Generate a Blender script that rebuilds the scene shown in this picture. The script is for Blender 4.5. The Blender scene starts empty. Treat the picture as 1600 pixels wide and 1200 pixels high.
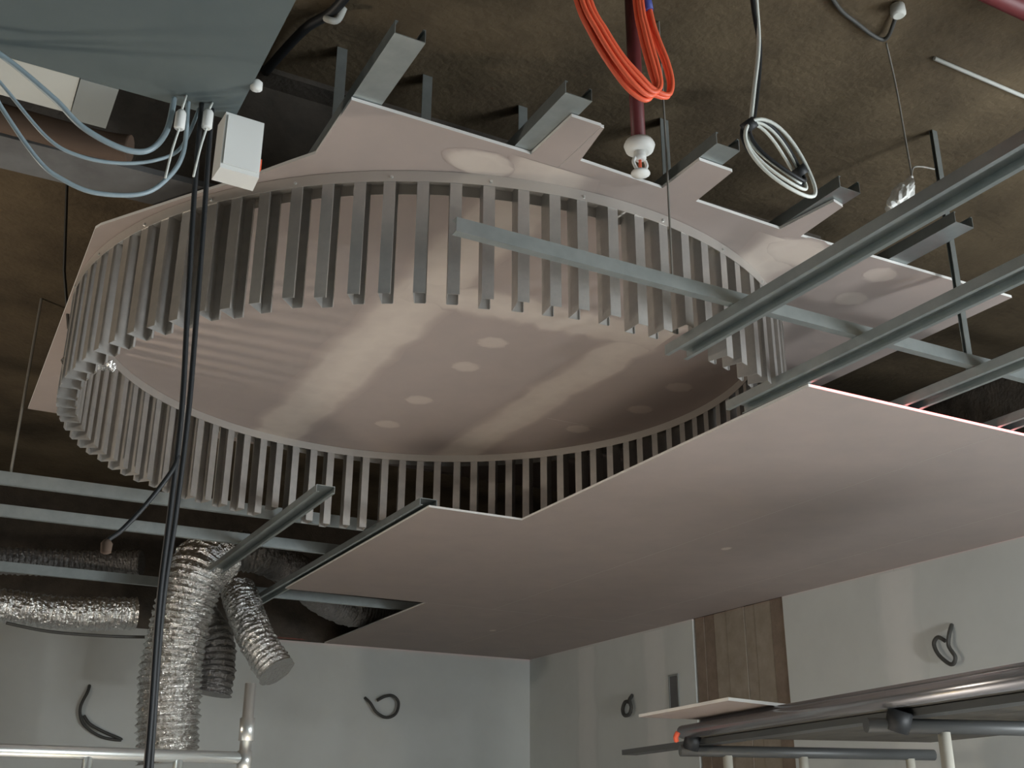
import bpy, bmesh, math, random
from mathutils import Vector, Matrix
random.seed(7)
EYE = 1.55                      # camera height above the floor; builder z values are relative to the eye
sc = bpy.context.scene
C = sc.collection

# ------------------------------------------------------------------ camera
yaw, pitch, roll = math.radians(27.928), math.radians(21.573), math.radians(0.305)
fw = Vector((math.sin(yaw)*math.cos(pitch), math.cos(yaw)*math.cos(pitch), math.sin(pitch)))
rt0 = Vector((math.cos(yaw), -math.sin(yaw), 0)); up0 = rt0.cross(fw)
rt = math.cos(roll)*rt0 + math.sin(roll)*up0; up = -math.sin(roll)*rt0 + math.cos(roll)*up0
cam = bpy.data.cameras.new('camera'); cam.sensor_width = 36; cam.lens = 1755.4/1600*36; cam.clip_start = .05
camo = bpy.data.objects.new('camera', cam); C.objects.link(camo)
m = Matrix((rt, up, -fw)).transposed().to_4x4(); m.translation = Vector((0, 0, EYE)); camo.matrix_world = m
sc.camera = camo

# ------------------------------------------------------------------ world, lights, exposure
sc.view_settings.view_transform = 'Standard'; sc.view_settings.look = 'None'
sc.view_settings.gamma = 1; sc.view_settings.use_curve_mapping = False
sc.view_settings.exposure = -0.25
w = bpy.data.worlds.new('sky'); sc.world = w; w.use_nodes = True
w.node_tree.nodes['Background'].inputs[0].default_value = (.75, .88, 1, 1)
w.node_tree.nodes['Background'].inputs[1].default_value = 1.0

def area(name, loc, target, sx, sy, power, col):
    l = bpy.data.lights.new(name, 'AREA'); l.shape = 'RECTANGLE'; l.size = sx; l.size_y = sy
    l.energy = power; l.color = col
    o = bpy.data.objects.new(name, l); C.objects.link(o); o.location = Vector(loc)
    o.rotation_euler = (Vector(target)-Vector(loc)).to_track_quat('-Z', 'Y').to_euler()
    return o
# daylight entering by the tall window of the wall behind the camera
area('window_daylight', (4.55, -2.93, 1.75), (4.4, 2, 1.9), 2.6, 1.8, 70, (.86, .95, 1))
# daylight by an added, unseen window of the right wall, for the near studs
area('added_side_daylight', (6.12, -.9, 1.75), (2, 1.2, 2.2), 2.6, 1.8, 330, (.90, .96, 1))

# ------------------------------------------------------------------ materials
def mat(name, col, rough=.7, metal=0., noise=None, bump=0., bscale=40., coord='Object'):
    """noise = (scale, detail, second colour, lo, hi)"""
    M = bpy.data.materials.new(name); M.use_nodes = True
    nt = M.node_tree; b = nt.nodes['Principled BSDF']
    b.inputs['Base Color'].default_value = (*col, 1); b.inputs['Roughness'].default_value = rough
    b.inputs['Metallic'].default_value = metal
    tc = nt.nodes.new('ShaderNodeTexCoord')
    if noise:
        n = nt.nodes.new('ShaderNodeTexNoise'); n.inputs['Scale'].default_value = noise[0]; n.inputs['Detail'].default_value = noise[1]
        n.inputs['Roughness'].default_value = .65
        nt.links.new(tc.outputs[coord], n.inputs['Vector'])
        r = nt.nodes.new('ShaderNodeValToRGB'); r.color_ramp.elements[0].position = noise[3]; r.color_ramp.elements[1].position = noise[4]
        r.color_ramp.elements[0].color = (*col, 1); r.color_ramp.elements[1].color = (*noise[2], 1)
        nt.links.new(n.outputs['Fac'], r.inputs[0]); nt.links.new(r.outputs[0], b.inputs['Base Color'])
    if bump:
        n2 = nt.nodes.new('ShaderNodeTexNoise'); n2.inputs['Scale'].default_value = bscale; n2.inputs['Detail'].default_value = 4
        nt.links.new(tc.outputs[coord], n2.inputs['Vector'])
        bp = nt.nodes.new('ShaderNodeBump'); bp.inputs['Strength'].default_value = bump; bp.inputs['Distance'].default_value = .02
        nt.links.new(n2.outputs['Fac'], bp.inputs['Height']); nt.links.new(bp.outputs[0], b.inputs['Normal'])
    return M

def feather(name, colA, colB, rough=.85):
    """joint compound thinned out to bare board at its rim (mesh attribute 'feather': 0 rim, 1 full)"""
    M = mat(name, colA, rough); nt = M.node_tree; b = nt.nodes['Principled BSDF']
    a = nt.nodes.new('ShaderNodeAttribute'); a.attribute_name = 'feather'
    n = nt.nodes.new('ShaderNodeTexNoise'); n.inputs['Scale'].default_value = 9; n.inputs['Detail'].default_value = 4
    tc = nt.nodes.new('ShaderNodeTexCoord'); nt.links.new(tc.outputs['Object'], n.inputs['Vector'])
    ma = nt.nodes.new('ShaderNodeMath'); ma.operation = 'MULTIPLY_ADD'; ma.inputs[1].default_value = .6; ma.inputs[2].default_value = -.3
    nt.links.new(n.outputs['Fac'], ma.inputs[0])
    ad = nt.nodes.new('ShaderNodeMath'); ad.operation = 'ADD'; nt.links.new(a.outputs['Fac'], ad.inputs[0]); nt.links.new(ma.outputs[0], ad.inputs[1])
    mu = nt.nodes.new('ShaderNodeMath'); mu.operation = 'MULTIPLY'; mu.use_clamp = True
    sm = nt.nodes.new('ShaderNodeMath'); sm.operation = 'MULTIPLY'; sm.use_clamp = True; sm.inputs[1].default_value = 1.6
    nt.links.new(a.outputs['Fac'], sm.inputs[0])
    nt.links.new(ad.outputs[0], mu.inputs[0]); nt.links.new(sm.outputs[0], mu.inputs[1])
    mx = nt.nodes.new('ShaderNodeMix'); mx.data_type = 'RGBA'
    mx.inputs[6].default_value = (*colA, 1); mx.inputs[7].default_value = (*colB, 1)
    nt.links.new(mu.outputs[0], mx.inputs[0]); nt.links.new(mx.outputs[2], b.inputs['Base Color'])
    return M

BOARD = (.40, .335, .305); MUD = (.60, .53, .47); WBOARD = (.60, .625, .605)
M_board = mat('gypsum_board_paper', BOARD, .85, noise=(3, 3, (.36, .31, .285), .3, .75))
M_edge = mat('white_gypsum_core', (.78, .77, .74), .9)
M_mud = feather('joint_compound', BOARD, MUD)
M_mud2 = feather('joint_compound_dab', BOARD, (.52, .45, .40))
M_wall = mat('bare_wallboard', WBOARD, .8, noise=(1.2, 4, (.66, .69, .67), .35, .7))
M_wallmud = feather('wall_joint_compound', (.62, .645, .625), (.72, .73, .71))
M_wallold_shade = mat('old_masonry_and_shade', (.07, .06, .05), .95, noise=(4, 5, (.12, .10, .08), .35, .7), bump=.4)  # bare masonry; also the shade tone on the beam and left wall
M_deck = mat('brown_roof_deck', (.062, .044, .024), .9, noise=(1.6, 7, (.155, .115, .066), .32, .72), bump=.35, bscale=30)
M_floor = mat('concrete_floor', (.55, .53, .50), .85, noise=(2, 5, (.45, .43, .41), .3, .7))
M_stud = mat('galvanised_steel', (.56, .54, .51), .4, .68, noise=(14, 3, (.46, .45, .43), .3, .7))
M_track = mat('galvanised_track', (.58, .55, .51), .42, .6)
M_bar = mat('galvanised_channel', (.42, .46, .455), .4, .75, noise=(10, 3, (.34, .38, .38), .3, .7))
M_duct = mat('grey_duct_wrap', (.13, .16, .16), .6, .1, noise=(2.5, 4, (.105, .135, .14), .3, .7))
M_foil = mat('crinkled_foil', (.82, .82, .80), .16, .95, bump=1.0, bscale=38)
M_foilshade = mat('shaded_foil', (.30, .29, .28), .4, .7, bump=.8, bscale=55)  # dimmed copy of the foil, shade put into the colour
M_pale = mat('pale_taped_panel', (.55, .56, .52), .8)
M_greyp = mat('grey_panel', (.27, .29, .28), .7)
M_white = mat('white_plastic', (.82, .83, .80), .5)
M_beam = mat('grey_steel_beam', (.16, .165, .165), .7, .1, noise=(5, 4, (.11, .11, .11), .3, .7))
M_dark = mat('black_rubber', (.018, .02, .022), .55)
M_darkg = mat('dark_grey_cable', (.06, .06, .055), .6)
M_blue = mat('pale_blue_sheath', (.30, .38, .42), .4)
M_orange = mat('orange_cord', (.85, .135, .06), .45)
M_bluep = mat('blue_plug', (.06, .08, .35), .5)
M_red = mat('red_sprinkler_pipe', (.14, .025, .028), .5)
M_wirew = mat('white_cable', (.72, .75, .70), .5)
M_wire = mat('steel_wire', (.30, .29, .26), .5, .4)
M_plank = mat('grey_brown_planks', (.27, .23, .18), .9, noise=(7, 6, (.37, .32, .26), .3, .7))
M_plankd = mat('dark_brown_planks', (.19, .145, .11), .9, noise=(7, 6, (.28, .22, .17), .3, .7))
M_alu = mat('brushed_aluminium', (.72, .74, .72), .3, .75)
M_rail = mat('grey_pipe', (.42, .42, .44), .25, .8)
M_deckb = mat('dark_scaffold_board', (.13, .12, .10), .8, noise=(6, 4, (.08, .075, .065), .3, .7))
M_dkpipe = mat('dark_grey_pipe', (.10, .105, .105), .45, .3)
M_tube = mat('painted_scaffold_leg', (.62, .60, .52), .6)
M_brown = mat('dull_brown_pipe', (.10, .065, .045), .85)
M_amber = mat('worklight_yellow', (.7, .45, .03), .5)
M_lens = bpy.data.materials.new('worklight_lens'); M_lens.use_nodes = True
_b = M_lens.node_tree.nodes['Principled BSDF']; _b.inputs['Emission Color'].default_value = (1, .85, .66, 1); _b.inputs['Emission Strength'].default_value = 6

# ------------------------------------------------------------------ builders
class MB:
    def __init__(s): s.v = []; s.f = []; s.a = []
    def quad_box(s, lo, hi):
        x0, y0, z0 = lo; x1, y1, z1 = hi; n = len(s.v)
        s.v += [(x0,y0,z0),(x1,y0,z0),(x1,y1,z0),(x0,y1,z0),(x0,y0,z1),(x1,y0,z1),(x1,y1,z1),(x0,y1,z1)]
        s.f += [tuple(n+i for i in q) for q in ((3,2,1,0),(4,5,6,7),(0,1,5,4),(1,2,6,5),(2,3,7,6),(3,0,4,7))]
        return s
    def prism(s, pts, z0, z1):
        n = len(s.v); k = len(pts)
        s.v += [(x, y, z0) for x, y in pts]+[(x, y, z1) for x, y in pts]
        s.f.append(tuple(n+k-1-i for i in range(k))); s.f.append(tuple(n+k+i for i in range(k)))
        for i in range(k): j = (i+1) % k; s.f.append((n+i, n+j, n+k+j, n+k+i))
        return s
    def sweep(s, prof, p0, p1, upv=(0, 0, 1)):
        """closed 2-D outline (side, up) pushed from p0 to p1"""
        p0 = Vector(p0); p1 = Vector(p1); d = (p1-p0).normalized(); sd = d.cross(Vector(upv)).normalized(); u = sd.cross(d)
        n = len(s.v); k = len(prof)
        for p in (p0, p1):
            s.v += [tuple(p+sd*a+u*b) for a, b in prof]
        s.f.append(tuple(n+i for i in range(k))); s.f.append(tuple(n+2*k-1-i for i in range(k)))
        for i in range(k): j = (i+1) % k; s.f.append((n+j, n+i, n+k+i, n+k+j))
        return s
    def tube(s, pts, r, seg=8, cyc=False):
        pts = [Vector(p) for p in pts]; n0 = len(s.v); N = len(pts); side = None
        for i, p in enumerate(pts):
            if cyc: d = pts[(i+1) % N]-pts[i-1]
            else: d = pts[min(i+1, N-1)]-pts[max(i-1, 0)]
            d.normalize()
            if side is None:
                side = d.cross(Vector((0, 0, 1)));
                if side.length < .05: side = d.cross(Vector((0, 1, 0)))
            side = (side-d*side.dot(d)).normalized(); u = d.cross(side)
            rr = r(i/(N-1), i) if callable(r) else r
            for k in range(seg):
                t = 2*math.pi*k/seg
                q = rr if not isinstance(rr, tuple) else rr[k % len(rr)]
                s.v.append(tuple(p+(side*math.cos(t)+u*math.sin(t))*q))
        M_ = N if cyc else N-1
        for i in range(M_):
            for k in range(seg):
                a = n0+i*seg+k; b = n0+i*seg+(k+1) % seg; c = n0+((i+1) % N)*seg+(k+1) % seg; d_ = n0+((i+1) % N)*seg+k
                s.f.append((a, b, c, d_))
        if not cyc:
            s.f.append(tuple(n0+seg-1-k for k in range(seg))); s.f.append(tuple(n0+(N-1)*seg+k for k in range(seg)))
        return s
    def lathe(s, prof, c, seg=20):
        n = len(s.v)
        for r, z in prof:
            for k in range(seg):
                t = 2*math.pi*k/seg; s.v.append((c[0]+r*math.cos(t), c[1]+r*math.sin(t), c[2]+z))
        for i in range(len(prof)-1):
            for k in range(seg): s.f.append((n+i*seg+k, n+i*seg+(k+1) % seg, n+(i+1)*seg+(k+1) % seg, n+(i+1)*seg+k))
        s.f.append(tuple(n+seg-1-k for k in range(seg))); s.f.append(tuple(n+(len(prof)-1)*seg+k for k in range(seg)))
        return s
    def mesh(s, name, mt, org):
        me = bpy.data.meshes.new(name)
        me.from_pydata([(x-org[0], y-org[1], z+EYE-org[2]) for x, y, z in s.v], [], s.f)
        mts = mt if isinstance(mt, (list, tuple)) else [mt]
        for q in mts: me.materials.append(q)
        bm = bmesh.new(); bm.from_mesh(me); bmesh.ops.recalc_face_normals(bm, faces=bm.faces); bm.to_mesh(me); bm.free()
        if s.a:
            at = me.attributes.new('feather', 'FLOAT', 'POINT')
            for i, q in enumerate(s.a): at.data[i].value = q
        return me
    def build(s, name, mt, parent=None, smooth=False, edge=None):
        xs, ys, zs = zip(*s.v)
        org = tuple(parent.matrix_world.translation) if parent else ((min(xs)+max(xs))/2, (min(ys)+max(ys))/2, min(zs)+EYE)
        if parent is not None: org = tuple(WORLD[parent.name])
        me = s.mesh(name, mt if edge is None else [mt, edge], org)
        o = bpy.data.objects.new(name, me); C.objects.link(o)
        if parent is not None: o.parent = parent; WORLD[o.name] = org
        else: o.location = org; WORLD[o.name] = org
        if smooth:
            for p in me.polygons: p.use_smooth = len(p.vertices) <= 4      # end caps stay flat
        if edge is not None:
            for p in me.polygons:
                if abs(p.normal.z) < .5: p.material_index = 1
        return o
WORLD = {}
def tag(o, label, cat, group=None, kind=None):
    o['label'] = label; o['category'] = cat
    if group: o['group'] = group
    if kind: o['kind'] = kind
    return o
def structure(o, label=None):
    o['kind'] = 'structure'
    if label: o['label'] = label
    return o
def thing(name, label, cat, loc, group=None):
    o = bpy.data.objects.new(name, None); C.objects.link(o); o.empty_display_size = .1
    o.location = (loc[0], loc[1], loc[2]+EYE); WORLD[o.name] = tuple(o.location)
    return tag(o, label, cat, group)
def smoothpath(pts, sub=8, cyc=False):
    P = [Vector(p) for p in pts]; out = []; n = len(P)
    for i in range(n if cyc else n-1):
        if cyc: a, b, c, d = P[i-1], P[i], P[(i+1) % n], P[(i+2) % n]
        else: a, b, c, d = P[max(i-1, 0)], P[i], P[i+1], P[min(i+2, n-1)]
        for k in range(sub):
            t = k/sub
            out.append(.5*((2*b)+(-a+c)*t+(2*a-5*b+4*c-d)*t*t+(-a+3*b-3*c+d)*t**3))
    if not cyc: out.append(P[-1])
    return out

# profiles (side, up), walls 2-3 mm
def hat(wd=.13, ht=.036, crown=.062, t=.003):     # furring channel, crown down
    a, c = wd/2, crown/2
    o = [(-a, ht), (-c-.008, ht), (-c, 0), (c, 0), (c+.008, ht), (a, ht)]
    i = [(a, ht-t), (c+.005+t, ht-t), (c-.003+.0, t)]
    return [(-a, ht), (-a, ht-t), (-c-.010, ht-t), (-c-.002, 0), (c+.002, 0), (c+.010, ht-t), (a, ht-t), (a, ht), (c+.006, ht), (c-.001, t), (-c+.001, t), (-c-.006, ht)]
def cee(web=.05, fl=.034, t=.003):                  # web upright on the -side, flanges to +side
    return [(0, 0), (fl, 0), (fl, t), (t, t), (t, web-t), (fl, web-t), (fl, web), (0, web)]
def cee_flat(wd=.1, fl=.04, t=.003, lip=.010):      # stud lying with its open side up
    a = wd/2
    return [(-a, 0), (a, 0), (a, fl), (a-lip, fl), (a-lip, fl-t), (a-t, fl-t), (a-t, t), (-a+t, t), (-a+t, fl-t), (-a+lip, fl-t), (-a+lip, fl), (-a, fl)]

# ------------------------------------------------------------------ room shell
H, HT, DK = 1.75, 2.275, 3.0
XL, XR, YN, YB = -4.6, 6.18, -3.0, 11.2
structure(MB().quad_box((XL-.2, YN-.2, -EYE-.2), (XR+.2, YB+.2, -EYE)).build('floor', M_floor), 'bare concrete floor of the unfinished room')
structure(MB().quad_box((XL-.2, YN-.2, DK), (XR+.2, YB+.2, DK+.2)).build('ceiling', M_deck), 'mottled brown roof deck above all the framing')
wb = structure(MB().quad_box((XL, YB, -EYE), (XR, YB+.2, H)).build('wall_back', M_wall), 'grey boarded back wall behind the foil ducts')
MB().quad_box((XL, YB+.015, H), (XR, YB+.2, DK)).build('bare_upper_wall', M_wallold_shade, wb)
structure(MB().quad_box((XL-.2, YN, -EYE), (XL, YB+.2, DK)).build('wall_left', M_wallold_shade), 'plain darkened wall out of view on the left')  # coloured dark like unlit space, so the left studs reflect little
wf = structure(MB().quad_box((XL, YN-.2, -EYE), (3.2, YN, DK)).quad_box((5.9, YN-.2, -EYE), (XR, YN, DK)).quad_box((3.2, YN-.2, -EYE), (5.9, YN, -.75)).quad_box((3.2, YN-.2, 1.15), (5.9, YN, DK)).build('wall_front', M_wall), 'wall behind the camera with a wide window')
wn = structure(MB().quad_box((3.2, YN-.16, -.75), (3.25, YN-.08, 1.15)).quad_box((5.85, YN-.16, -.75), (5.9, YN-.08, 1.15)).quad_box((4.52, YN-.16, -.7), (4.58, YN-.08, 1.1)).quad_box((3.25, YN-.16, -.75), (5.85, YN-.08, -.7)).quad_box((3.25, YN-.16, 1.1), (5.85, YN-.08, 1.15)).build('window_1', M_alu), 'wide metal framed window behind the camera')

wr = structure(MB().quad_box((XR+.03, YN, -EYE), (XR+.2, -2.25, DK)).quad_box((XR+.03, -2.25, -EYE), (XR+.2, .45, -.75)).quad_box((XR+.03, -2.25, 1.15), (XR+.2, .45, DK)).quad_box((XR+.03, .45, -EYE), (XR+.2, YB+.2, DK)).build('wall_right', M_wallold_shade), 'right wall partly covered with pale wallboard')
# wallboards of the right wall
for y0, y1 in ((10.0, 11.2), (8.79, 9.997), (8.19, 8.787), (5.78, 6.985), (4.56, 5.777), (2.12, 4.557), (.45, 2.117), (YN, -2.25)):
    MB().quad_box((XR, y0, -EYE), (XR+.03, y1, H)).build('wall_board', M_wall, wr)
def feather_strip(name, a, b, wd, axis, z=None, x=None, m=None, parent=None, th=.0012, jag=.02):
    """strip of compound from a to b; axis 'lid' lies under the board at height z, 'wall' stands on x"""
    mb = MB(); n = 24; rows = (-1, -.62, 0, .62, 1); fe = (0, .75, 1, .75, 0); a = Vector(a); b = Vector(b)
    d = (b-a).normalized(); s_ = Vector((-d.y, d.x))
    for i in range(n+1):
        p = a+(b-a)*i/n; off = random.uniform(-jag, jag)
        for r, f_ in zip(rows, fe):
            q = p+s_*(r*wd/2*(1+random.uniform(-.12, .12))+off)
            mb.v.append((q.x, q.y, z-th*f_-.0004) if axis == 'lid' else (x-th*f_-.0004, q.x, q.y)); mb.a.append(f_)
    k = len(rows)
    for i in range(n):
        for j in range(k-1): mb.f.append((i*k+j, i*k+j+1, (i+1)*k+j+1, (i+1)*k+j))
    return mb.build(name, m, parent)
def feather_dab(name, c, rx, ry, z, m, parent, x=None):
    mb = MB(); seg = 18; mb.v.append((c[0], c[1], z-.0014)); mb.a.append(1)
    for r, f_ in ((.55, 1), (.8, .75), (1, 0)):
        for k in range(seg):
            t = 2*math.pi*k/seg; j = 1+random.uniform(-.1, .1)
            mb.v.append((c[0]+rx*r*j*math.cos(t), c[1]+ry*r*j*math.sin(t), z-.0004-.001*f_)); mb.a.append(f_)
    for k in range(seg): mb.f.append((0, 1+k, 1+(k+1) % seg))
    for q in range(2):
        for k in range(seg): a = 1+q*seg; mb.f.append((a+k, a+seg+k, a+seg+(k+1) % seg, a+(k+1) % seg))
    return mb.build(name, m, parent)
for y in (10.0, 8.79, 5.78): feather_strip('joint_compound', (y, -1.4), (y, H-.02), .42, 'wall', x=XR, m=M_wallmud, parent=wr)
for z0, z1 in ((-EYE, -.75), (1.15, H)): MB().quad_box((XR, -2.25, z0), (XR+.03, .45, z1)).build('wall_board', M_wall, wr)
structure(MB().quad_box((XR+.08, -2.25, -.75), (XR+.14, -2.2, 1.15)).quad_box((XR+.08, .4, -.75), (XR+.14, .45, 1.15)).quad_box((XR+.08, -.93, -.7), (XR+.14, -.87, 1.1)).quad_box((XR+.08, -2.2, -.75), (XR+.14, .4, -.7)).quad_box((XR+.08, -2.2, 1.1), (XR+.14, .4, 1.15)).build('added_window', M_alu), 'added metal framed window in the right wall beside the camera, out of view')  # added opening for the side daylight
# bare strip between the boards: upright planks
y = 6.99
for i, wd in enumerate((.16, .21, .13, .24, .17, .14, .13)):
    MB().quad_box((XR+.012+.004*(i % 3), y+.003, -EYE), (XR+.034, y+wd-.003, H)).build('plank', (M_plank if i in (1, 2, 3, 4) else M_plankd), wr); y += wd

# ------------------------------------------------------------------ lower drywall ceiling
lc = thing('drywall_ceiling', 'large lower plasterboard ceiling with stepped white edge, meeting both walls', 'ceiling', (4.6, 6, H))
T = .0127
g = .0015
sheets = [(2.57, 5.88, 3.19, 8.65), (3.19, 3.33, 4.41, 5.78), (4.41, 3.33, 5.63, 5.78), (5.63, 3.33, XR, 5.78),
          (3.19, 5.78, 4.41, 8.65), (4.41, 5.78, 5.63, 8.65), (5.63, 5.78, XR, 8.65),
          (3.78, 8.65, 5.0, YB), (5.0, 8.65, XR, YB)]
for x0, y0, x1, y1 in sheets:
    MB().prism([(x0+g*(x0 > 3.2), y0+g*(y0 > 5.9)), (x1-.0, y0+g*(y0 > 5.9)), (x1, y1), (x0+g*(x0 > 3.2), y1)], H, H+T).build('drywall_sheet', M_board, lc, edge=M_edge)
for c in ((4.742, 5.865), (4.911, 9.63)): feather_dab('mud_dab', c, .035, .05, H, M_mud, lc)

# ------------------------------------------------------------------ upper drywall lid over the ring
lid = thing('drywall_lid', 'upper plasterboard lid with notched front edge and taped joints, over the stud ring', 'ceiling', (2.3, 4.9, HT))
S1, S2 = 1.82, 2.97
polys = [[(1.0, 3.05), (1.69, 3.05), (1.70, 2.78), (S1, 2.78), (S1, 6.8), (.39, 6.8), (.385, 4.38), (.40, 4.34), (.64, 3.975), (.84, 3.68), (.93, 3.53), (1.0, 3.42)],
         [(S1+g, 2.785), (1.835, 2.785), (1.868, 3.0), (2.243, 3.015), (2.25, 2.79), (2.405, 2.795), (2.413, 3.03), (2.845, 3.045), (2.885, 2.775), (2.945, 2.79), (2.96, 3.05), (S2, 3.05), (S2, 4.23), (S1+g, 4.23)],
         [(S1+g, 4.23+g), (S2, 4.23+g), (S2, 6.8), (S1+g, 6.8)],
         [(S2+g, 3.05), (4.2, 3.03), (4.2, 5.47), (S2+g, 5.47)],
         [(S2+g, 5.47+g), (4.2, 5.47+g), (4.2, 6.8), (S2+g, 6.8)]]
for p in polys: MB().prism(p, HT, HT+T).build('drywall_sheet', M_board, lid, edge=M_edge)
feather_strip('joint_compound', (S1, 3.08), (S1, 6.75), .40, 'lid', z=HT, m=M_mud, parent=lid)
feather_strip('joint_compound', (S2, 3.1), (S2, 6.75), .33, 'lid', z=HT, m=M_mud, parent=lid)
feather_strip('joint_compound', (S1-.1, 4.27), (S2+.12, 4.19), .32, 'lid', z=HT-.0003, m=M_mud, parent=lid)
for c in ((2.34, 4.63), (2.36, 4.98), (2.347, 5.56), (2.344, 6.03), (3.53, 4.68), (3.54, 5.08), (3.56, 3.39), (3.50, 3.15), (3.40, 5.55)):
    feather_dab('mud_dab', c, .085, .075, HT, M_mud2, lid)
feather_dab('mud_dab', (3.04, 3.16), .17, .12, HT-.0005, M_mud, lid)
feather_dab('mud_dab', (1.56, 3.19), .15, .09, HT-.0005, M_mud, lid)

# ------------------------------------------------------------------ stud ring
CX, CY, RO, RI = 2.153, 4.925, 1.762, 1.670
ring = thing('stud_ring', 'round ring of short galvanised steel studs hanging under the upper lid', 'steel frame', (CX, CY, H+.016))
def ringtrack():
    mb = MB(); n = 180; leg = .045; t = .0025; z1 = HT-.002
    prof = [(RO+t, z1-leg), (RO+t, z1), (RI-t, z1), (RI-t, z1-leg), (RI, z1-leg), (RI, z1-t), (RO, z1-t), (RO, z1-leg)]
    for i in range(n):
        a = 2*math.pi*i/n
        for r, z in prof: mb.v.append((CX+r*math.cos(a), CY+r*math.sin(a), z))
    k = len(prof)
    for i in range(n):
        for j in range(k): mb.f.append((i*k+j, i*k+(j+1) % k, ((i+1) % n)*k+(j+1) % k, ((i+1) % n)*k+j))
    return mb
trk = ringtrack().build('curved_track', M_track, ring)
# one C stud, web radial, flanges on the inner and outer face
SL = HT-.006-(H+.016)
stud = MB(); a = (RO-RI)/2-.001; fl, t, lip = .044, .0025, .009
pr = [(a, 0), (a, fl), (a-lip, fl), (a-lip, fl-t), (a-t, fl-t), (a-t, t), (-a+t, t), (-a+t, fl-t), (-a+lip, fl-t), (-a+lip, fl), (-a, fl), (-a, 0)]
stud.prism([(p, q-fl/2) for p, q in pr], -EYE, -EYE+SL)
smesh = stud.mesh('stud', M_stud, (0, 0, 0))
cut = MB().prism([(p, q-fl/2) for p, q in pr], -EYE+.05, -EYE+SL).mesh('stud', M_stud, (0, 0, 0))   # cut short over a furring channel
for i in range(90):
    ang = math.radians(-119.4+4.0*i+random.uniform(-.25, .25)); rm = (RO+RI)/2
    wx, wy = CX+rm*math.cos(ang), CY+rm*math.sin(ang)
    hit = any(abs(wx-cx_) < .12 and y0_-.1 < wy < y1_+.1 for cx_, y0_, y1_ in ((2.535, .6, 3.37), (3.145, .9, 3.76), (3.8, 1, 4.0), (1.95, 5.93, 8.4), (2.575, 5.9, 9.85)))
    o = bpy.data.objects.new('stud', cut if hit else smesh); C.objects.link(o); o.parent = ring
    o.location = (rm*math.cos(ang), rm*math.sin(ang), random.uniform(-.004, .006)); o.rotation_euler = (0, 0, ang)
# a few screw heads that glint on the outer leg of the track
for i in range(0, 90, 3):
    ang = math.radians(-119.4+4.0*i)
    p = Vector((CX+(RO+.004)*math.cos(ang), CY+(RO+.004)*math.sin(ang), HT-.03)); q = p+Vector((math.cos(ang), math.sin(ang), 0))*.004
    MB().tube([p-(q-p)*.5, q], .006, 6).build('screw_head', M_alu, trk)
# crumpled foil scrap caught on the left of the ring
mb = MB(); pts = []
mb.tube([(.60, 4.99, 1.93), (.56, 5.05, 1.95), (.50, 5.08, 1.94), (.44, 5.05, 1.915), (.40, 4.98, 1.91)], lambda t, i: tuple(random.uniform(.012, .03) for _ in range(7)), 7)
tag(mb.build('foil_scrap', M_foil), 'crumpled bright foil scrap caught on the left studs of the ring', 'foil scrap')

# ------------------------------------------------------------------ framing above the lid
for x, lab, y0 in ((1.055, 'steel ceiling channel sticking out past the left corner of the upper lid', 2.68),
               (1.675, 'steel ceiling channel above the first notched tab of the upper lid', 2.69),
               (2.305, 'steel ceiling channel above the second notched tab, right of the sprinkler', 2.69),
               (2.90, 'steel ceiling channel above the narrow third tab of the upper lid', 2.70),
               (3.50, 'steel ceiling channel past the lid edge, behind the long sloping lower channel', 2.68)):
    tag(MB().sweep(cee_flat(.105, .05), (x, y0, HT+T+.002), (x, 6.75, HT+T+.002)).build('ceiling_channel', M_bar), lab, 'metal channel')
for (x, yy), lab in (((1.545, 3.72), 'tall upright steel hanger between the first two upper channels'),
                     ((2.01, 3.72), 'upright steel hanger just left of the first notched tab'),
                     ((1.16, 3.72), 'upright steel hanger beside the left corner of the upper lid'),
                     ((2.62, 3.5), 'upright steel hanger right of the second notched tab')):
    tag(MB().prism([(x-.022, yy-.02), (x+.022, yy-.02), (x+.022, yy+.02), (x+.018, yy+.02), (x+.018, yy-.016), (x-.022, yy-.016)], HT+T+.002, DK-.002).build('hanger_angle', M_bar), lab, 'metal hanger')

# ------------------------------------------------------------------ lower grid: furring channels and carriers
zc = H+T+.002
for x, y0, y1, lab in ((2.535, .6, 3.37, 'long furring channel crossing in front of the ring, its end cut free'),
                       (3.145, .9, 3.76, 'furring channel running over the corner of the lower plasterboard ceiling'),
                       (3.80, 1.0, 4.0, 'furring channel above the red lit ceiling edge, right of the ring'),
                       (4.40, 1.0, 5.7, 'furring channel over the far right end of the red lit ceiling edge'),
                       (1.95, 5.93, 8.4, 'short furring channel crossing the two steel carriers by the foil duct'),
                       (2.575, 5.9, 9.85, 'furring channel along the left edge of the lower plasterboard ceiling')):
    tag(MB().sweep([(q, .042-r) for q, r in cee_flat(.11, .042, .003, .018)], (x, y0, zc), (x, y1, zc)).build('furring_channel', M_bar), lab, 'metal channel')
zb = zc+.044
for yy, x0, x1, lab in ((2.93, 1.345, 5.6, 'bluish steel carrier channel crossing in front of the near studs'),
                        (6.80, -3.5, 3.2, 'upper of the steel carriers at left, touching the far studs'),
                        (7.57, -3.5, 3.2, 'middle of the steel carriers at left, just below the upper one'),
                        (9.35, -3.5, 6.1, 'lowest steel carrier at left, just above the horizontal foil duct')):
    tag(MB().sweep([(-q, r) for q, r in cee(.052 if yy < 5 else .075, .034)], (x0, yy, zb), (x1, yy, zb)).build('carrier_channel', M_bar), lab, 'metal channel')
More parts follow.
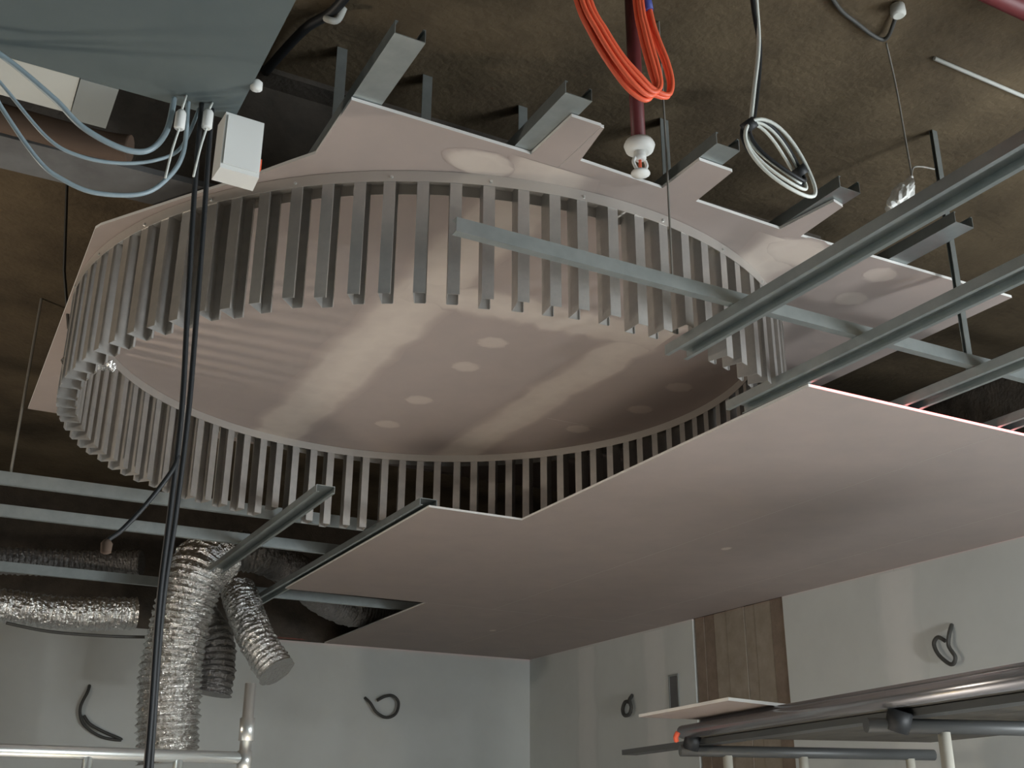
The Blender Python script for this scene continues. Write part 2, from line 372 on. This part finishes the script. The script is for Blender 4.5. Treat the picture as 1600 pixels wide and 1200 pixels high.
for x, yy, z0, lab in ((2.215, 2.945, zb, 'thin hanger wire dropping to the carrier in front of the studs'),):
    tag(MB().tube([(x, yy, z0+.0), (x+.004, yy, 2.4), (x, yy, DK-.002)], .0045, 6).build('hanger_wire', M_wire), lab, 'wire')
tag(MB().sweep(cee(.02, .03), (3.78, 2.96, zb), (3.78, 2.96, DK-.002), (0, 1, 0)).build('hanger_strap', M_bar), 'flat steel hanger strap dropping to the right end of the carrier', 'metal hanger')
tag(MB().tube([(.36, 6.83, zb), (.36, 6.83, DK-.002)], .008, 6).build('hanger_wire', M_wire), 'thin hanger wire left of the ring, holding the left carrier', 'wire')
tag(MB().tube([(.42, 5.3, 2.2), (.36, 5.32, 2.5), (.30, 5.3, DK-.004)], .008, 6).build('loose_wire', M_darkg), 'dark wire on the deck left of the ring', 'wire')

# ------------------------------------------------------------------ upper left: duct, beam, boxes
du = thing('sheet_duct', 'big flat grey duct filling the upper left corner', 'duct', (-.9, .9, 2.2))
MB().quad_box((-2.6, -1.6, 2.2), (.66, 3.25, 2.72)).build('duct_body', M_duct, du)
MB().quad_box((-.55, 3.255, 2.203), (.17, 3.47, 2.45)).build('end_box', M_pale, du)
MB().quad_box((.173, 3.255, 2.20), (.29, 3.50, 2.45)).build('end_box', M_greyp, du)
for y in (-.4, .8, 2.0): MB().quad_box((-2.605, y, 2.195), (.665, y+.03, 2.725)).build('seam_band', M_duct, du)
for x in (-2.0, .3):
    for y in (-1.0, 2.6): MB().tube([(x, y, 2.70), (x, y, DK)], .006, 6).build('hanger_rod', M_wire, du)
bm_ = thing('steel_beam', 'wide grey steel beam behind the blue cables, left of the ring', 'beam', (0, 4.09, 2.35))
MB().quad_box((XL, 3.97, 2.35), (4.0, 4.205, 2.375)).build('bottom_flange', M_beam, bm_)
MB().quad_box((XL, 4.08, 2.375), (4.0, 4.10, 2.975)).build('web', M_wallold_shade, bm_)  # steel coloured dark for the shade in the recess
MB().quad_box((XL, 3.97, 2.975), (4.0, 4.205, DK)).build('top_flange', M_wallold_shade, bm_)  # darkened like the web, shade in the colour
bx = thing('white_box', 'small white box hanging at the left top of the stud ring', 'junction box', (.69, 3.25, 1.98))
bb = MB().prism([(.625, 3.205), (.755, 3.21), (.76, 3.30), (.62, 3.295)], 1.985, 2.198).build('box_body', M_white, bx)
MB().prism([(.632, 3.198), (.748, 3.203), (.748, 3.206), (.632, 3.202)], 2.0, 2.185).build('cover', M_white, bb)
MB().quad_box((.76, 3.23, 2.03), (.764, 3.27, 2.07)).build('label_patch', M_orange, bb)
mb = MB().tube(smoothpath([(-.6, 3.75, 2.30), (.0, 3.75, 2.29), (.28, 3.74, 2.28), (.40, 3.70, 2.27)]), .05, 12)
cp = mb.build('conduit', M_brown, None, True); tag(cp, 'brown pipe stub tucked above the blue cables', 'pipe')
cables = [
 ('upper pale blue cable sagging from the duct at far left', [(-.45, 3.18, 2.18), (-.25, 3.18, 2.18), (-.085, 3.2, 2.178), (.097, 3.2, 2.074), (.20, 3.2, 1.995), (.32, 3.2, 1.957), (.40, 3.2, 1.975), (.445, 3.2, 2.06), (.455, 3.2, 2.19)], .0095),
 ('lowest pale blue cable, the deepest of the sagging loops', [(-.4, 3.19, 2.19), (-.12, 3.19, 2.12), (-.035, 3.2, 1.995), (.094, 3.2, 1.845), (.17, 3.2, 1.80), (.266, 3.2, 1.782), (.395, 3.2, 1.815), (.465, 3.2, 1.889), (.505, 3.2, 2.0), (.50, 3.2, 2.19)], .0075),
 ('middle pale blue cable between the two larger loops', [(-.4, 3.22, 2.19), (-.15, 3.22, 2.17), (-.047, 3.22, 2.085), (.107, 3.22, 1.94), (.21, 3.22, 1.905), (.325, 3.22, 1.916), (.43, 3.22, 1.96), (.50, 3.22, 2.03), (.54, 3.22, 2.19)], .006)]
for lab, pts, r in cables:
    tag(MB().tube(smoothpath(pts, 10), r, 8).build('sagging_cable', M_blue, None, True), lab, 'cable', 'pale blue sagging cables')
for (x, z), lab in (((.478, 2.10), 'left white connector at the end of the blue cables'), ((.562, 2.13), 'right white connector at the end of the blue cables')):
    t_ = thing('cable_connector', lab, 'connector', (x, 3.17, z-.04))
    MB().lathe([(.012, -.04), (.017, -.035), (.017, .02), (.011, .03)], (x, 3.17, z), 10).build('shell', M_white, t_, True)
    MB().tube([(x, 3.17, z+.03), (x+.01, 3.18, 2.199)], .004, 6).build('lead', M_wirew, t_, True)
    MB().tube(smoothpath([(x, 3.17, z-.038), (x-.012, 3.17, z-.12), (x-.02, 3.18, z-.22)]), .004, 6).build('tail', M_wirew, t_, True)
for dx, dy, lab, w_ in ((-.018, 0, 'left black cable of the pair hanging down past the ring', .0), (.020, .015, 'right black cable of the pair hanging down past the ring', .012)):
    pts = [(.56+dx, 3.2+dy, 2.198), (.567+dx, 3.2+dy, 2.0), (.576+dx, 3.2+dy, 1.8), (.594+dx*.8, 3.2+dy, 1.43), (.607+dx*.6, 3.2+dy, 1.14), (.607+dx*.5, 3.2+dy, .83), (.604+dx*.35, 3.2+dy, .56), (.622+dx*.35, 3.2+dy, .15), (.65+dx, 3.2+dy, -.6), (.66+dx, 3.2+dy, -EYE+.012), (.75+dx*2, 3.35+dy, -EYE+.012)]
    tag(MB().tube(smoothpath(pts, 8), .0085, 8).build('hanging_cable', M_dark, None, True), lab, 'cable', 'pair of black hanging cables')
tag(MB().tube(smoothpath([(.602, 3.2, 1.0), (.585, 3.19, .945), (.53, 3.19, .845), (.475, 3.19, .765), (.445, 3.19, .735), (.438, 3.19, .725)], 8), .007, 8).build('loose_lead', M_dark, None, True), 'short dark lead branching left from the hanging black pair', 'cable')
tag(MB().lathe([(.006, 0), (.014, .004), (.016, .03), (.008, .04)], (.438, 3.19, .69), 10).build('lamp_holder', M_brown, None, True), 'small brown lamp holder at the end of the loose dark lead', 'lamp holder')

# ------------------------------------------------------------------ top: cords, sprinkler, pipes, wires on the deck
oc = thing('extension_cord', 'bundle of orange extension cord hanging in a loop from the deck', 'extension cord', (1.55, 2.2, 1.96))
for k in range(7):
    d = (k-3)*.0095; e = (.008, -.006, .01, -.009, .004, -.008, .006)[k]; out = k >= 4          # three strands swing out to the right of the rest
    pts = [(1.29+d*.5, 2.2+e, DK-.01), (1.345+d*.6, 2.2+e, 2.45), (1.395+d*.8, 2.2+e, 2.214), (1.445+d*.8, 2.2+e*1.4, 2.119+d*.2), (1.50+d*.75, 2.2+e*1.5, 2.045+d*.4), (1.56+d*.5, 2.2+e*1.5, 1.992+d*.9), (1.612+d*.3, 2.2+e, 1.968+d*.7)]
    if out: pts += [(1.665+d*.3, 2.2+e, 1.978+d*.1), (1.684+d*.1, 2.2+e, 2.03), (1.668+d*.2, 2.2+e, 2.10), (1.64+d*.2, 2.2+e, 2.17), (1.618+d*.2, 2.2+e, 2.25)]
    else: pts += [(1.642+d*.3, 2.2+e, 1.995-d*.3), (1.640+d*.6, 2.2+e, 2.05), (1.622+d*.6, 2.2+e, 2.12), (1.605+d*.5, 2.2+e, 2.19), (1.592+d*.4, 2.2+e, 2.26)]
    pts += [(1.575+d*.4, 2.2+e, 2.5), (1.5+d*.5, 2.2+e, DK-.01)]
    MB().tube(smoothpath(pts, 8), .0075, 8).build('cord_strand', M_orange, oc, True)
MB().tube([(1.618, 2.195, 2.262), (1.607, 2.195, 2.33)], .014, 10).build('plug', M_bluep, oc, True)
sp = thing('sprinkler', 'white fire sprinkler head on a dark red drop pipe', 'sprinkler', (1.85, 2.6, 1.985))
MB().tube([(1.848, 2.6, 2.11), (1.845, 2.6, 2.40), (1.842, 2.6, 2.835)], .024, 12).build('drop_pipe', M_red, sp, True)
MB().lathe([(.020, 0), (.046, -.004), (.052, -.018), (.046, -.036), (.030, -.044)], (1.85, 2.6, 2.118), 20).build('escutcheon', M_white, sp, True)
MB().lathe([(.020, 0), (.022, -.022), (.014, -.03)], (1.85, 2.6, 2.074), 14).build('thread_body', M_white, sp, True)
for s_ in (-1, 1):
    MB().tube(smoothpath([(1.85+s_*.016, 2.6, 2.055), (1.85+s_*.026, 2.6, 2.03), (1.85+s_*.010, 2.6, 2.0)]), .006, 6).build('frame_arm', M_white, sp, True)
MB().lathe([(.008, .012), (.030, .006), (.032, 0), (.006, -.004)], (1.85, 2.6, 1.992), 16).build('deflector', M_white, sp, True)
MB().tube([(1.85, 2.6, 2.05), (1.85, 2.6, 2.005)], .005, 8).build('bulb', M_orange, sp, True)
rp = thing('sprinkler_main', 'dark red sprinkler main pipe crossing the top right corner', 'pipe', (3, 2.14, 2.80))
MB().tube([(.9, 2.10, 2.86), (XR-.01, 2.10, 2.86)], .04, 14).build('main_pipe', M_red, rp, True)
MB().tube([(1.842, 2.10, 2.86), (1.842, 2.62, 2.86)], .024, 12).build('branch_pipe', M_red, rp, True)
cc = thing('coiled_cable', 'black and white cable pair hanging from the deck, ending in a tied coil', 'cable', (2.07, 2.2, 1.79))
MB().tube(smoothpath([(2.06, 2.2, DK-.002), (2.048, 2.2, 2.48), (2.040, 2.2, 2.30), (2.005, 2.2, 2.12), (1.978, 2.2, 1.985)], 8), .0065, 8).build('white_strand', M_wirew, cc, True)
MB().tube(smoothpath([(2.035, 2.206, DK-.002), (2.036, 2.205, 2.48), (2.048, 2.205, 2.30), (2.022, 2.206, 2.12), (1.990, 2.205, 1.985)], 8), .0075, 8).build('black_strand', M_dark, cc, True)
ax = Vector((.18, 0, -.135)).normalized(); px = Vector((.135, 0, .18)).normalized(); c0 = Vector((2.073, 2.2, 1.905))
for k, (la, lb, mt, off, r) in enumerate(((.148, .088, M_wirew, (.008, -.012, -.020), .0058), (.132, .062, M_wirew, (.0, 0, -.008), .005), (.128, .072, M_dark, (0, .014, .010), .0065), (.120, .050, M_dark, (.004, -.004, .010), .006), (.12, .036, M_wirew, (-.004, .008, .004), .005))):
    pts = [c0+Vector(off)+ax*la*math.cos(t_)+px*lb*math.sin(t_)+Vector((0, .012*math.sin(2*t_), 0)) for t_ in [2*math.pi*i/40 for i in range(40)]]
    MB().tube(pts, r, 8, True).build('coil_loop', mt, cc, True)
MB().tube([(1.962, 2.2, 1.99), (1.982, 2.2, 1.965)], .024, 8).build('tie', M_dark, cc, True)
MB().tube([(2.15, 2.2, 1.885), (2.17, 2.2, 1.862)], .022, 8).build('tie', M_dark, cc, True)
tag(MB().tube(smoothpath([(2.3, 2.25, 2.99), (2.712, 2.5, 2.985), (2.9, 2.56, 2.98), (3.06, 2.58, 2.975), (3.02, 2.48, 2.98), (2.97, 2.42, 2.99)], 8), .009, 6).build('deck_wire', M_darkg, None, True), 'dark forked wire on the deck at upper right', 'wire')
tag(MB().lathe([(.02, 0), (.03, .01), (.028, .05), (.012, .058)], (2.975, 2.42, 2.941), 12).build('deck_clip', M_pale, None, True), 'small pale clip on the deck at the end of the forked wire', 'clip')
tag(MB().tube(smoothpath([(3.08, 2.585, 2.97), (3.13, 2.61, 2.80), (3.14, 2.61, 2.55), (3.135, 2.6, 2.36)], 8), .004, 6).build('thin_wire', M_wire, None, True), 'thin wire dropping from the forked deck wire to the white bag', 'wire')
tag(MB().tube([(3.35, 2.58, 2.99), (4.6, 2.585, 2.99)], .009, 8).build('deck_conduit', M_pale, None, True), 'thin pale conduit running along the deck at far right', 'conduit')
tag(MB().tube(smoothpath([(.915, 4.04-.07, 2.97), (.97, 3.62, 2.96), (1.04, 3.46, 2.97), (1.07, 3.2, 2.985), (1.08, 2.6, 2.985)], 8), .02, 8).build('deck_cable', M_dark, None, True), 'thick black cable on the deck beside the grey duct', 'cable')
tag(MB().tube(smoothpath([(1.02, 3.50, 2.95), (1.035, 3.48, 2.93), (1.06, 3.47, 2.935), (1.075, 3.45, 2.985)], 4), .014, 8).build('cable_clamp', M_pale, None, True), 'pale metal clamp holding the black deck cable', 'clamp')
tag(MB().lathe([(.008, 0), (.02, .008), (.02, .03), (.01, .04)], (.675, 3.03, 2.185), 10).build('duct_clip', M_white, None, True), 'small white clip on the edge of the grey duct', 'clip')
# crumpled bag
bm = bmesh.new(); bmesh.ops.create_icosphere(bm, subdivisions=3, radius=1); rr = random.Random(4)
mb = MB(); vv = {}
for v in bm.verts:
    n = v.co.copy(); k = 1+.22*math.sin(7*n.x+3*n.z)*math.cos(6*n.z-4*n.y)+rr.uniform(-.06, .06)
    p = Vector((n.x*.045, n.y*.04, n.z*.085))*k
    p.x += p.z*.62
    mb.v.append((3.06+p.x, 2.6+p.y, 2.255+p.z))
for f in bm.faces: mb.f.append(tuple(v.index for v in f.verts))
bm.free()
bg = thing('white_bag', 'small crumpled white bag hanging by the long sloping channel', 'bag', (3.06, 2.6, 2.17))
mb.build('bag_body', M_white, bg)
MB().tube(smoothpath([(3.105, 2.6, 2.32), (3.12, 2.6, 2.345), (3.134, 2.6, 2.365)]), lambda t_, i: .018-.012*t_, 8).build('gathered_neck', M_white, bg, True)
MB().tube(smoothpath([(3.13, 2.6, 2.36), (3.15, 2.6, 2.41), (3.20, 2.6, 2.43), (3.27, 2.6, 2.44)]), .004, 6).build('tie_wire', M_wire, bg, True)

# ------------------------------------------------------------------ flexible foil ducts
def flex(name, lab, pts, r, mt, parent=None, pitch=.045):
    P = smoothpath(pts, 40); L = [0]
    for a_, b_ in zip(P, P[1:]): L.append(L[-1]+(b_-a_).length)
    n = int(L[-1]/.0115); Q = []; j = 0
    for i in range(n+1):
        s_ = L[-1]*i/n
        while j < len(L)-2 and L[j+1] < s_: j += 1
        t_ = (s_-L[j])/max(1e-6, L[j+1]-L[j]); Q.append(P[j].lerp(P[j+1], t_))
    rn = random.Random(len(lab)); ph = [rn.uniform(0, 6) for _ in range(28)]
    def rad(t_, i):
        s_ = L[-1]*t_; base = r*(1+.05*math.sin(2*math.pi*s_/pitch)+.02*math.sin(s_*7))
        return tuple(base*(1+.022*math.sin(ph[k]+s_*41)+rn.uniform(-.03, .03)) for k in range(28))
    o = MB().tube(Q, rad, 28).build(name, mt, parent, False)
    return tag(o, lab, 'duct', 'foil ducts') if parent is None else o
flex('flex_duct', 'large bright foil duct hanging straight down in front of the back wall', [(2.02, 8.75, 1.98), (1.86, 8.62, 1.80), (1.79, 8.6, 1.5), (1.75, 8.6, 1.1), (1.77, 8.6, .7), (1.80, 8.6, .42)], .215, M_foil)
flex('flex_duct', 'horizontal foil duct at far left below the carriers', [(.1, 8.9, 1.46), (.55, 8.9, 1.475), (1.0, 8.9, 1.46), (1.5, 8.9, 1.50)], .118, M_foil)
flex('flex_duct', 'short foil duct stub slanting down to the right of the large one', [(2.34, 9.2, 1.80), (2.37, 8.95, 1.55), (2.42, 8.75, 1.33), (2.54, 8.6, 1.10)], .14, M_foil)
flex('flex_duct', 'dim foil duct in shadow just behind the large hanging one', [(2.0, 9.7, 2.0), (2.1, 9.5, 1.62), (2.2, 9.3, 1.4), (2.22, 9.25, 1.15), (2.2, 9.25, .98)], .16, M_foilshade)
flex('flex_duct', 'foil duct lying above the ceiling, seen through the hole', [(2.12, 9.32, 2.14), (2.5, 9.2, 2.13), (2.95, 9.6, 2.08), (3.4, 10.1, 1.99), (3.9, 10.4, 1.96), (4.6, 10.6, 2.0)], .16, M_foilshade)
flex('flex_duct', 'thin dim foil duct above the lowest carrier at left', [(.2, 9.9, 1.98), (.9, 9.9, 2.02), (1.3, 9.8, 2.03), (1.62, 9.65, 2.04)], .11, M_foilshade)
tag(MB().tube(smoothpath([(.6, 8.74, 1.33), (.9, 8.72, 1.29), (1.3, 8.72, 1.29), (1.6, 8.75, 1.31)]), .012, 6).build('duct_strap', M_darkg, None, True), 'dark strap sagging under the horizontal foil duct', 'strap')

# ------------------------------------------------------------------ things on the walls
def wallcable(lab, pts, r, m=M_darkg):
    return tag(MB().tube(smoothpath(pts, 8), r, 8).build('wall_cable', m, None, True), lab, 'cable', 'cable ends left on the walls')
yb = YB-.02
wallcable('long curved dark cable end on the back wall left of the foil duct', [(1.56, yb+.018, 1.20), (1.545, yb-.03, 1.14), (1.50, yb-.04, 1.0), (1.53, yb-.03, .88), (1.62, yb-.02, .80), (1.75, yb-.01, .745), (1.9, yb-.0, .735), (1.72, yb-.03, .80), (1.60, yb-.04, .86), (1.54, yb-.03, .93)], .014)
wallcable('curled dark cable end on the middle of the back wall', [(4.25, yb+.018, 1.235), (4.29, yb-.04, 1.18), (4.36, yb-.05, 1.09), (4.47, yb-.05, 1.045), (4.57, yb-.05, 1.09), (4.60, yb-.04, 1.20), (4.54, yb-.03, 1.265), (4.45, yb-.03, 1.255), (4.37, yb-.02, 1.21)], .015)
xr = XR-.02
wallcable('small dark cable coil on the right wall left of the slot', [(xr+.018, 9.18, 1.18), (xr-.03, 9.16, 1.13), (xr-.04, 9.12, 1.06), (xr-.04, 9.16, 1.0), (xr-.04, 9.24, 1.0), (xr-.03, 9.28, 1.06), (xr-.03, 9.23, 1.12), (xr-.02, 9.16, 1.11)], .018)
wallcable('grey looped cable end on the pale right wall near the picture edge', [(xr+.018, 5.33, 1.285), (xr-.03, 5.32, 1.22), (xr-.04, 5.33, 1.14), (xr-.05, 5.28, 1.06), (xr-.04, 5.33, 1.02), (xr-.04, 5.42, 1.09), (xr-.03, 5.46, 1.17), (xr-.03, 5.42, 1.21), (xr-.02, 5.37, 1.18)], .014)
eb = thing('wall_slot_box', 'narrow upright grey electrical box set in the right wall', 'electrical box', (XR, 8.50, .95))
MB().quad_box((XR-.012, 8.43, .95), (XR-.001, 8.445, 1.30)).quad_box((XR-.012, 8.565, .95), (XR-.001, 8.58, 1.30)).quad_box((XR-.012, 8.445, 1.285), (XR-.001, 8.565, 1.30)).quad_box((XR-.012, 8.445, .95), (XR-.001, 8.565, .965)).build('rim', M_greyp, eb)
MB().quad_box((XR-.006, 8.445, .965), (XR-.001, 8.565, 1.285)).build('back_plate', M_beam, eb)

# ------------------------------------------------------------------ scaffold frame, lower left
sf = thing('scaffold_frame', 'aluminium scaffold guard rail at lower left in front of the foil duct', 'scaffold', (.7, 4.8, -EYE))
MB().tube([(-1.1, 4.8, .262), (1.31, 4.8, .262)], .024, 12).build('top_rail', M_alu, sf, True)
MB().tube([(1.312, 4.8, -EYE), (1.310, 4.8, .56)], .024, 14).build('post', M_alu, sf, True)
MB().tube([(1.311, 4.8, .33), (1.310, 4.8, .42)], .032, 14).build('sleeve', M_alu, sf, True)
MB().tube([(1.311, 4.8, .22), (1.310, 4.8, .29)], .030, 14).build('coupler', M_alu, sf, True)
for x in (-1.05, -.2, .70, 1.045): MB().tube([(x, 4.8, -EYE), (x, 4.8, .25)], .02, 12).build('post', M_alu, sf, True)
MB().tube([(-1.1, 4.8, -.5), (1.31, 4.8, -.5)], .022, 12).build('mid_rail', M_alu, sf, True)

# ------------------------------------------------------------------ work platform, lower right
zp = .465
wp = thing('work_platform', 'raised work platform with dark boards at lower right by the wall', 'scaffold', (4.4, 4.0, -EYE))
P0 = Vector((3.87, 5.22)); e1 = Vector((-.155, -.988)); e2 = Vector((.945, -.30)).normalized()
def pp(a_, b_): q = P0+e1*a_+e2*b_; return (q.x, q.y)
for k in range(5):
    b0 = .02+k*.285
    MB().prism([pp(0, b0), pp(3.2, b0), pp(3.2, b0+.28), pp(0, b0+.28)], zp, zp+.035).build('board', M_deckb, wp)
q0, q1 = pp(-.02, -.02), pp(3.4, -.02)
MB().tube([(q0[0], q0[1], zp+.03), (q1[0], q1[1], zp+.03)], .036, 14).build('edge_pipe', M_rail, wp, True)
q0, q1 = pp(.12, .03), pp(3.4, .03)
MB().tube([(q0[0], q0[1], zp+.072), (q1[0], q1[1], zp+.072)], .02, 12).build('upper_pipe', M_rail, wp, True)
q0, q1 = pp(.0, -.05), pp(.0, 1.45)
MB().tube([(q0[0], q0[1], zp-.068), (q1[0], q1[1], zp-.068)], .03, 12).build('cross_pipe', M_dkpipe, wp, True)
q0, q1 = pp(1.75, -.1), pp(1.75, 1.45)
MB().tube([(q0[0], q0[1], zp-.068), (q1[0], q1[1], zp-.068)], .03, 12).build('cross_pipe', M_dkpipe, wp, True)
for a_, b_ in ((.0, .22), (.0, .66), (.0, 1.3), (1.75, .24), (1.75, 1.3), (3.1, .1), (3.1, 1.3)):
    q = pp(a_, b_); MB().tube([(q[0], q[1], -EYE), (q[0], q[1], zp-.09)], .026, 12).build('leg', M_tube, wp, True)
q = pp(.0, 0); MB().tube([(q[0], q[1]-.01, zp-.06), (q[0]+.01, q[1]-.04, zp+.02)], .045, 10).build('coupler', M_dark, wp, True)
q = pp(1.75, .02); MB().tube([(q[0], q[1]-.01, zp-.09), (q[0]+.01, q[1]-.04, zp-.01)], .05, 10).build('coupler', M_dark, wp, True)
tag(MB().tube(smoothpath([(3.79, 5.22, zp-.02), (3.78, 5.21, zp+.0), (3.79, 5.20, zp+.025)]), .014, 8).build('orange_clip', M_orange, None, True), 'small orange clip at the left corner of the work platform', 'clip')
tag(MB().prism([(3.55, 5.22), (3.43, 4.30), (3.97, 4.42), (4.16, 5.12)], .558, .573).build('loose_board', M_board, None, edge=M_edge), 'loose thin board with white edge lying across the work platform', 'board')
tag(MB().sweep([(-.05, 0), (.05, 0), (.05, .03), (-.05, .03)], (pp(-1.05, .12)[0], pp(-1.05, .12)[1], zp-.034), (pp(3.2, .12)[0], pp(3.2, .12)[1], zp-.034)).build('loose_plank', M_dkpipe, None), 'dark plank poking out left from under the work platform', 'plank')

# ------------------------------------------------------------------ work lamps out of view: left one casts the stripes, the rest added as fill
def worklamp(lab, x, y, z, target, power, col, size=.32):
    t_ = thing('work_lamp', lab, 'lamp', (x, y, -EYE))
    for k in range(3):
        a_ = 2*math.pi*k/3+.4
        MB().tube([(x, y, -EYE+.7), (x+.45*math.cos(a_), y+.45*math.sin(a_), -EYE+.01)], .014, 8).build('leg', M_amber, t_, True)
    MB().tube([(x, y, -EYE+.6), (x, y, z-.2)], .018, 10).build('pole', M_amber, t_, True)
    d = (Vector(target)-Vector((x, y, z))).normalized(); c = Vector((x, y, z)); sd = d.cross(Vector((0, 0, 1))).normalized(); u = sd.cross(d)
    hs = MB(); hs.sweep([(-.2, -.15), (.2, -.15), (.2, .15), (-.2, .15)], c-d*.10, c-d*.01); hs = hs.build('lamp_housing', M_amber, t_)
    ln = MB(); ln.sweep([(-.17, -.12), (.17, -.12), (.17, .12), (-.17, .12)], c-d*.01, c-d*.004); ln.build('lens', M_lens, hs)
    L = area('work_lamp_light', tuple(c+Vector((0, 0, EYE))), tuple(c+d+Vector((0, 0, EYE))), size, .22, power, col)
    L.data.spread = math.radians(170)
worklamp('yellow tripod work lamp left of the ring, out of view', -2.6, 5.3, .45, (1.4, 5.6, 2.2), 70, (1, .88, .74))
worklamp('added yellow tripod lamp brightening the right wall, behind the camera, out of view', 4.7, .2, -.2, (6.1, 4.6, .7), 75, (.95, .98, 1))  # added lamp to brighten the right wall

worklamp('added yellow tripod fill lamp under the ring turned down to the floor, out of view', 1.75, 4.15, -.55, (1.7, 4.2, -1.55), 95, (1, .95, .89), .4)  # added lamp, bounced off the floor as soft fill

# laser level: a flat red fan of light along the height of the lower ceiling's edge
ll = bpy.data.lights.new('laser_line', 'POINT'); ll.shadow_soft_size = 0; ll.energy = 6500; ll.color = (1, .06, .05); ll.use_nodes = True
nt = ll.node_tree; em = nt.nodes['Emission']
tc = nt.nodes.new('ShaderNodeTexCoord'); sx = nt.nodes.new('ShaderNodeSeparateXYZ'); nt.links.new(tc.outputs['Normal'], sx.inputs[0])
ab = nt.nodes.new('ShaderNodeMath'); ab.operation = 'ABSOLUTE'; nt.links.new(sx.outputs[2], ab.inputs[0])
lt = nt.nodes.new('ShaderNodeMath'); lt.operation = 'LESS_THAN'; lt.inputs[1].default_value = .0013; nt.links.new(ab.outputs[0], lt.inputs[0])
gx = nt.nodes.new('ShaderNodeMath'); gx.operation = 'GREATER_THAN'; gx.inputs[1].default_value = -.118; nt.links.new(sx.outputs[0], gx.inputs[0])
an = nt.nodes.new('ShaderNodeMath'); an.operation = 'MULTIPLY'; nt.links.new(lt.outputs[0], an.inputs[0]); nt.links.new(gx.outputs[0], an.inputs[1])
nt.links.new(an.outputs[0], em.inputs['Strength'])
lo = bpy.data.objects.new('laser_line', ll); C.objects.link(lo); lo.location = (3.9, -2.5, EYE+H+.007)
lv = thing('laser_level', 'small laser level clamped high on the wall behind the camera', 'laser level', (3.9, -2.8, 1.66))
MB().quad_box((3.84, -2.84, 1.66), (3.96, -2.72, 1.80)).build('body', M_dark, lv)
MB().quad_box((3.87, YN, 1.68), (3.93, -2.84, 1.74)).build('wall_bracket', M_greyp, lv)
